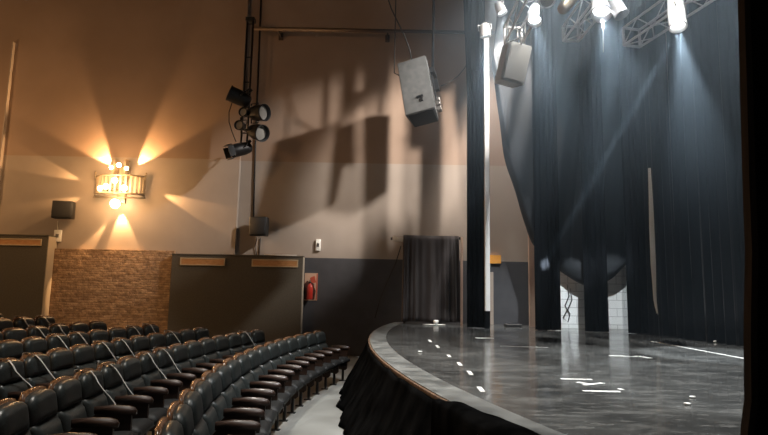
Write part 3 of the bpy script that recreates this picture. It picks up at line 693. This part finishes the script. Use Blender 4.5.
# ------------------------------------------------------------------ theatre seats
def cushion(g, w, z0, z1, yb, thick, tilt, top_round=0, bulge=.03, nu=13, nv=9):
    """padded slab in the x-z plane, front towards +y"""
    def pt(u, v, side):
        x = (u * 2 - 1); zz = v * 2 - 1
        e = 1 - abs(x) ** 5; e2 = 1 - abs(zz) ** 5
        th = thick + bulge * max(0, e * e2) ** .6 if side else 0
        shr = 1 - .07 * (max(0, v - .45) / .55) ** 3 * top_round
        zt = z1 - top_round * (.022 * x * x + .03 * abs(x) ** 9)
        z = z0 + (zt - z0) * v; X = x * w / 2 * shr
        return Vector((X, yb + th - tilt * (z - .42), z))
    V, F = [], []
    for side in (0, 1):
        for i in range(nu):
            for j in range(nv): V.append(pt(i / (nu - 1), j / (nv - 1), side))
    o = nu * nv; idx = lambda s, i, j: s * o + i * nv + j
    for i in range(nu - 1):
        for j in range(nv - 1):
            F.append((idx(1, i, j), idx(1, i + 1, j), idx(1, i + 1, j + 1), idx(1, i, j + 1)))
            F.append((idx(0, i, j), idx(0, i, j + 1), idx(0, i + 1, j + 1), idx(0, i + 1, j)))
    for i in range(nu - 1):
        F.append((idx(0, i, 0), idx(0, i + 1, 0), idx(1, i + 1, 0), idx(1, i, 0))); F.append((idx(1, i, nv - 1), idx(1, i + 1, nv - 1), idx(0, i + 1, nv - 1), idx(0, i, nv - 1)))
    for j in range(nv - 1):
        F.append((idx(0, 0, j), idx(1, 0, j), idx(1, 0, j + 1), idx(0, 0, j + 1))); F.append((idx(0, nu - 1, j), idx(0, nu - 1, j + 1), idx(1, nu - 1, j + 1), idx(1, nu - 1, j)))
    g._add(V, F, True)
def arm_parts(x, t):
    g = MB()
    prof = [(-.075, .595), (.21, .60), (.26, .58), (.285, .59), (.29, .62), (.27, .648), (.215, .664), (.07, .668), (-.075, .655)]
    g.prism(prof, x - .03, x + .03, 'x'); bmesh.ops.bevel(g.bm, geom=[e for e in g.bm.edges if abs(e.verts[0].co.x - e.verts[1].co.x) < .01], offset=.012, segments=2, affect='EDGES')
    for f_ in g.bm.faces: f_.smooth = True
    r = [g.build('armrest', M['arm_wood'], t)]
    g = MB(); g.prism([(-.15, .25), (.215, .2), (.25, .23), (.25, .594), (-.06, .594), (-.15, .5)], x - .02, x + .02, 'x'); r.append(g.build('side_panel', M['side_wood'], t))
    g = MB(); g.box((x - .02, .15, .012), (x + .02, .19, .226), bev=.005, seg=1).box((x - .03, .1, 0), (x + .03, .215, .014)); r.append(g.build('leg', M['black_metal'], t))
    return r
def make_seat(end):
    t = thing('theatre_seat', (0, 0, 0), 'x', 'seat'); ch = []
    ti = .17
    g = MB(); cushion(g, .43, .712, .93, -.185, .05, ti, 1, .035); ch.append(g.build('head_pad', M['leather'], t))
    g = MB(); cushion(g, .43, .405, .706, -.155, .06, .28, 0, .04); ch.append(g.build('back_pad', M['leather'], t))
    g = MB(); cushion(g, .472, .36, .951, -.216, .026, ti, 1, .0); ch.append(g.build('back_shell', M['shell_wood'], t))
    g = MB()
    def sc_(u, v):
        x = (u * 2 - 1); y = v
        return Vector((x * .214, -.13 + .45 * y, .40 + .05 * max(0, (1 - abs(x) ** 5) * (1 - abs(2 * y - 1) ** 5)) ** .5 + .03 * y))
    V = []; F = []
    nu, nv = 11, 11
    for i in range(nu):
        for j in range(nv): V.append(sc_(i / 10, j / 10))
    for i in range(nu):
        for j in range(nv): q = V[i * nv + j].copy(); x = abs(i / 5 - 1); q.z = .345 + .03 * (j / 10); V.append(q)
    for i in range(nu - 1):
        for j in range(nv - 1):
            a0 = i * nv + j; F.append((a0, a0 + nv, a0 + nv + 1, a0 + 1)); F.append((121 + a0, 121 + a0 + 1, 121 + a0 + nv + 1, 121 + a0 + nv))
    for i in range(nu - 1):
        F.append((i * nv, 121 + i * nv, 121 + (i + 1) * nv, (i + 1) * nv)); F.append((i * nv + 10, (i + 1) * nv + 10, 121 + (i + 1) * nv + 10, 121 + i * nv + 10))
    for j in range(nv - 1):
        F.append((j, j + 1, 121 + j + 1, 121 + j)); F.append((110 + j, 121 + 110 + j, 121 + 110 + j + 1, 110 + j + 1))
    g._add(V, F, True); ch.append(g.build('seat_cushion', M['seat_cloth'], t))
    g = MB(); g.box((-.2, -.12, .325), (.2, .26, .343), bev=.006, seg=1); ch.append(g.build('seat_pan', M['side_wood'], t))
    ch += arm_parts(.25, t)
    if end: ch += arm_parts(-.25, t)
    ALLCH[t.name] = ch
    return t
proto = {False: make_seat(False), True: make_seat(True)}; used = {False: False, True: False}
# distancing tape: which seats of which row (counted from the wall end) carry a ribbon
ROWN = ['front row', 'second row', 'third row', 'fourth row', 'fifth row', 'sixth row', 'seventh row']
STRAP_PX = {1: [(80, 380), (103, 372), (153, 355), (168, 350), (247, 335)], 2: [(12, 363), (37, 358), (108, 343), (125, 341), (173, 333)], 3: [(52, 340), (73, 337), (147, 328), (158, 327)], 4: [(27, 327), (50, 327)], 5: [(33, 317), (50, 316)]}
Y_END = 10.95; PITCH_S = .503
taken = []
def proj(p):
    q = CM.transposed() @ (Vector(p) - EYEV); return 384 + FPX * q.x / -q.z, 217.5 - FPX * q.y / -q.z
seats = {}
for k, R in enumerate(ROW_R):
    r0 = R - .25; a0 = math.asin((Y_END - RY) / R); i = 0
    while i < 22:
        a = a0 - i * PITCH_S / R
        P = Vector((RX - r0 * math.cos(a), RY + r0 * math.sin(a), 0)); P.z = floor_h(r0)
        topc = Vector((RX - R * math.cos(a), RY + R * math.sin(a), P.z + .92)); mid = P + Vector((0, 0, .5))
        if not (seen(topc, 28) or seen(mid, 24)) or P.y < 1.2: break
        rz = math.atan2(-math.sin(a), math.cos(a)) - PI / 2
        seats.setdefault(k, []).append((P, rz, topc)); i += 1
straps = {}
for k, px in STRAP_PX.items():
    for q in px:
        cand = sorted(range(len(seats[k])), key=lambda i: (proj(seats[k][i][2])[0] - q[0]) ** 2 + (proj(seats[k][i][2])[1] - q[1]) ** 2)
        j = next(c_ for c_ in cand if (k, c_) not in straps); straps[(k, j)] = True
for k in seats:
    for i, (P, rz, topc) in enumerate(seats[k]):
        end = i == 0
        if not used[end]: o = proto[end]; used[end] = True
        else: o = copy_tree(proto[end])
        o.location = P; o.rotation_euler = (0, 0, rz)
        st_ = ' with white tape across it' if (k, i) in straps else ''
        w_ = 'nearest the far wall' if i == 0 else ORD[i + 1] + ' from the far wall'
        tag(o, f'black leather seat{st_}, {ROWN[k]}, {w_}', 'seat', f'theatre seats in the {ROWN[k]}')
        if st_:
            g = MB(); ti = .17; V = []; F = []
            # ribbon: over the shell top, slanting down the back pads, to the near armrest
            path = [(.113, -.313, .86), (.112, -.314, .945), (.108, -.302, .956), (.1, -.27, .954), (.09, -.225, .935), (.07, -.175, .885), (.03, -.145, .82), (-.03, -.12, .74), (-.09, -.1, .67), (-.15, -.07, .60), (-.195, -.05, .55)]
            if (k + i) % 3 == 0: path = [(x + .03 * math.sin(n_ * 1.3), y, z) for n_, (x, y, z) in enumerate(path)]
            for n_, p in enumerate(path):
                x, y, z = p; y += -.01 if n_ < 3 else (.0 if n_ == 3 else .012); z += .008; w_r = .017
                V += [(x - w_r, y, z - .005), (x + w_r, y, z + .005), (x + w_r, y + .004, z + .007), (x - w_r, y + .004, z - .003)]
            for n_ in range(len(path) - 1):
                for q in range(4): F.append((n_ * 4 + q, n_ * 4 + (q + 1) % 4, n_ * 4 + 4 + (q + 1) % 4, n_ * 4 + 4 + q))
            F += [(0, 1, 2, 3), (len(V) - 4, len(V) - 3, len(V) - 2, len(V) - 1)]
            g._add(V, F); tp = g.build('tape_ribbon', M['tape']); tp.location = P; tp.rotation_euler = (0, 0, rz)
            tag(tp, f'white tape ribbon slung over the {ROWN[k]} seat {w_}', 'tape', 'white tape ribbons on the seats')
print('SEATS', {k: len(v) for k, v in seats.items()}, sorted(straps))

# ------------------------------------------------------------------ stage haze
m = bpy.data.materials.new('stage haze'); m.use_nodes = True; nt = m.node_tree; nt.nodes.clear()
out = N(m, 'ShaderNodeOutputMaterial'); vs_ = N(m, 'ShaderNodeVolumeScatter'); vs_.inputs['Color'].default_value = (.66, .84, 1, 1); vs_.inputs['Anisotropy'].default_value = .2
tc = N(m, 'ShaderNodeTexCoord'); sx = N(m, 'ShaderNodeSeparateXYZ'); mr = N(m, 'ShaderNodeMapRange', interpolation_type='SMOOTHSTEP')
mr.inputs[1].default_value, mr.inputs[2].default_value = 2.4, 6.8; mr.inputs[3].default_value, mr.inputs[4].default_value = .0022, .034
LK(m, tc.outputs['Object'], sx.inputs[0]); LK(m, sx.outputs[2], mr.inputs[0]); 
mr2 = N(m, 'ShaderNodeMapRange', interpolation_type='SMOOTHSTEP'); mr2.inputs[1].default_value, mr2.inputs[2].default_value = -.8, 3.0
ml = N(m, 'ShaderNodeMath', operation='MULTIPLY'); LK(m, sx.outputs[0], mr2.inputs[0]); LK(m, mr.outputs[0], ml.inputs[0]); LK(m, mr2.outputs[0], ml.inputs[1]); LK(m, ml.outputs[0], vs_.inputs['Density'])
LK(m, vs_.outputs[0], out.inputs['Volume'])
g = MB(); g.prism([(.9, 1.2), (8.6, 1.2), (8.6, 14.85), (-.8, 14.85), (-.8, 9)], SZ + .1, 10.2, 'z')
hz = g.build('haze', m); tag(hz, 'thin bluish haze hanging over the stage', 'haze', kind='stuff')

# ------------------------------------------------------------------ light
WARM = (1, .55, .23); COOL = (.86, .94, 1)
def spot(name, P, target, W, ang, blend=.3, col=COOL, r=.06):
    l = bpy.data.lights.new(name, 'SPOT'); l.energy = W; l.spot_size = math.radians(ang); l.spot_blend = blend; l.color = col; l.shadow_soft_size = r
    o = bpy.data.objects.new(name, l); COL.objects.link(o); o.location = P
    o.rotation_euler = (Vector(target) - Vector(P)).to_track_quat('-Z', 'Y').to_euler(); return o
def point(name, P, W, col=WARM, r=.08):
    l = bpy.data.lights.new(name, 'POINT'); l.energy = W; l.color = col; l.shadow_soft_size = r
    o = bpy.data.objects.new(name, l); COL.objects.link(o); o.location = P; return o
C0 = sc.location.copy()
point('bulb_light', C0 + Vector((0, -.95, .05)), 170, r=.3)
def fan(dx, dz, W, ang, oz=0, ox=0, dy=.28, blend=.5):
    P = C0 + Vector((ox, -.11, oz)); spot('sconce_beam', P, P + Vector((dx, dy * .45, dz)), W, ang, blend, WARM, .03)
fan(-.75, .85, 825, 50, .5, -.26, .22)
fan(.75, .95, 825, 46, .5, .26, .22)
fan(-.55, -.85, 525, 17, -.6, -.1, .16)
fan(.1, -1, 390, 54, -.58, .02, .3)
fan(.9, -.34, 420, 22, -.05, .78, .14)
fan(-.9, .3, 380, 20, .05, -.78, .12)
fan(-.9, -.3, 200, 24, -.2, -.78, .14)
# further house lamps of the same warm kind, out of frame
point('house_lamp', (-12.3, 12.5, 5.5), 240, r=.4)
point('house_lamp', (-10, 3, 6.5), 650, r=.5)
def area(name, P, target, W, size, col):
    l = bpy.data.lights.new(name, 'AREA'); l.energy = W; l.size = size; l.color = col; l.shape = 'DISK'
    o = bpy.data.objects.new(name, l); COL.objects.link(o); o.location = P
    o.rotation_euler = (Vector(target) - Vector(P)).to_track_quat('-Z', 'Y').to_euler(); return o
spot('house_fill', (-2.2, 5.5, 13), (-2.2, 6.3, 0), 4200, 52, .9, (1, .94, .84), .6)  # unseen ceiling spot added as fill over seats and aisle
# stage lamps
HEAD = {id(L1): (-.2, -.5, -1), id(L2): (-.25, -.5, -1), id(L3): (-.1, -.3, -1), id(L6): (.35, -.3, -1), id(L7): (.1, .1, -1), id(L8): (.35, -.2, -1)}
REACH = {id(L1): .25, id(L2): .32, id(L3): .36, id(L6): .26, id(L7): .2, id(L8): .2}
def lamp(P, d, W, ang, blend=.4, off=.35, col=COOL):
    d = Vector(d).normalized(); h = Vector(HEAD[id(P)]).normalized()
    spot('stage_beam', P + h * REACH[id(P)], P + d * 7.5, W, ang, blend, col, .05)
lamp(L1, (.1, -.3, -1), 1200, 26)
lamp(L2, (.0, -.4, -1), 1000, 36, off=.4)
lamp(L3, (.14, .06, -1), 2600, 32)
lamp(L3, on_wall(547, 258, 12.9) - L3, 75000, 2.1, .6)
lamp(L6, on_wall(570, 306, 14) - L6, 2800, 9.5, .6, .4)  # added beam for the left white wall patch; this lamp's lens stays unlit
lamp(L2, on_wall(617, 304, 14) - L2, 3000, 9.5, .6, .4)  # second added beam, for the right white wall patch
lamp(L8, on_wall(514, 190, YW) - L8, 1500, 58, .7, .2, (1, .93, .88))
lamp(L7, Vector((.05, .28, -2.2)), 700, 50, .6, .2)
spot('upright_fill', (3.2, 7.0, 9.8), up.location + Vector((0, 0, 1.6)), 6000, 20, .6, COOL, .08)  # unseen spot added to brighten the white upright
spot('wing_fill', (2.95, 13.8, 10.2), (3.35, 14.75, 2.6), 2600, 46, .7, (1, .93, .86), .08)  # hidden lamp added to light the wall and post behind the cloth
# lamps high over the stage (above the frame)
def shadow_lamp(px, py, t, Wt, ang, r, sc_=(419, 92, 13.4)):
    Wp = on_wall(px, py, YW); Sp = on_wall(*sc_); P = Wp + (Sp - Wp) * t
    print('LAMP', P); spot('wash_beam', P, Wp + Vector((1.2, 0, 0)), Wt, ang, .6, (1, .96, .92), r)
shadow_lamp(306, 173, 4.0, 12000, 24, .2)
shadow_lamp(362, 160, 4.0, 7200, 26, .3)
spot('wash_beam', (3.4, 5.5, 11.5), (2.8, 7.4, .9), 8500, 58, .8, (.95, .98, 1), .15)  # unseen wide wash added for even light on deck and haze
W = bpy.data.worlds.new('world'); S.world = W; W.use_nodes = True
bg = W.node_tree.nodes['Background']; bg.inputs[0].default_value = (.9, .85, .8, 1); bg.inputs[1].default_value = .035

S.view_settings.view_transform = 'Standard'; S.view_settings.look = 'None'; S.view_settings.exposure = 0; S.view_settings.gamma = 1
S.cycles.use_denoising = True; S.cycles.volume_max_steps = 256; S.cycles.max_bounces = 6; S.cycles.volume_bounces = 0
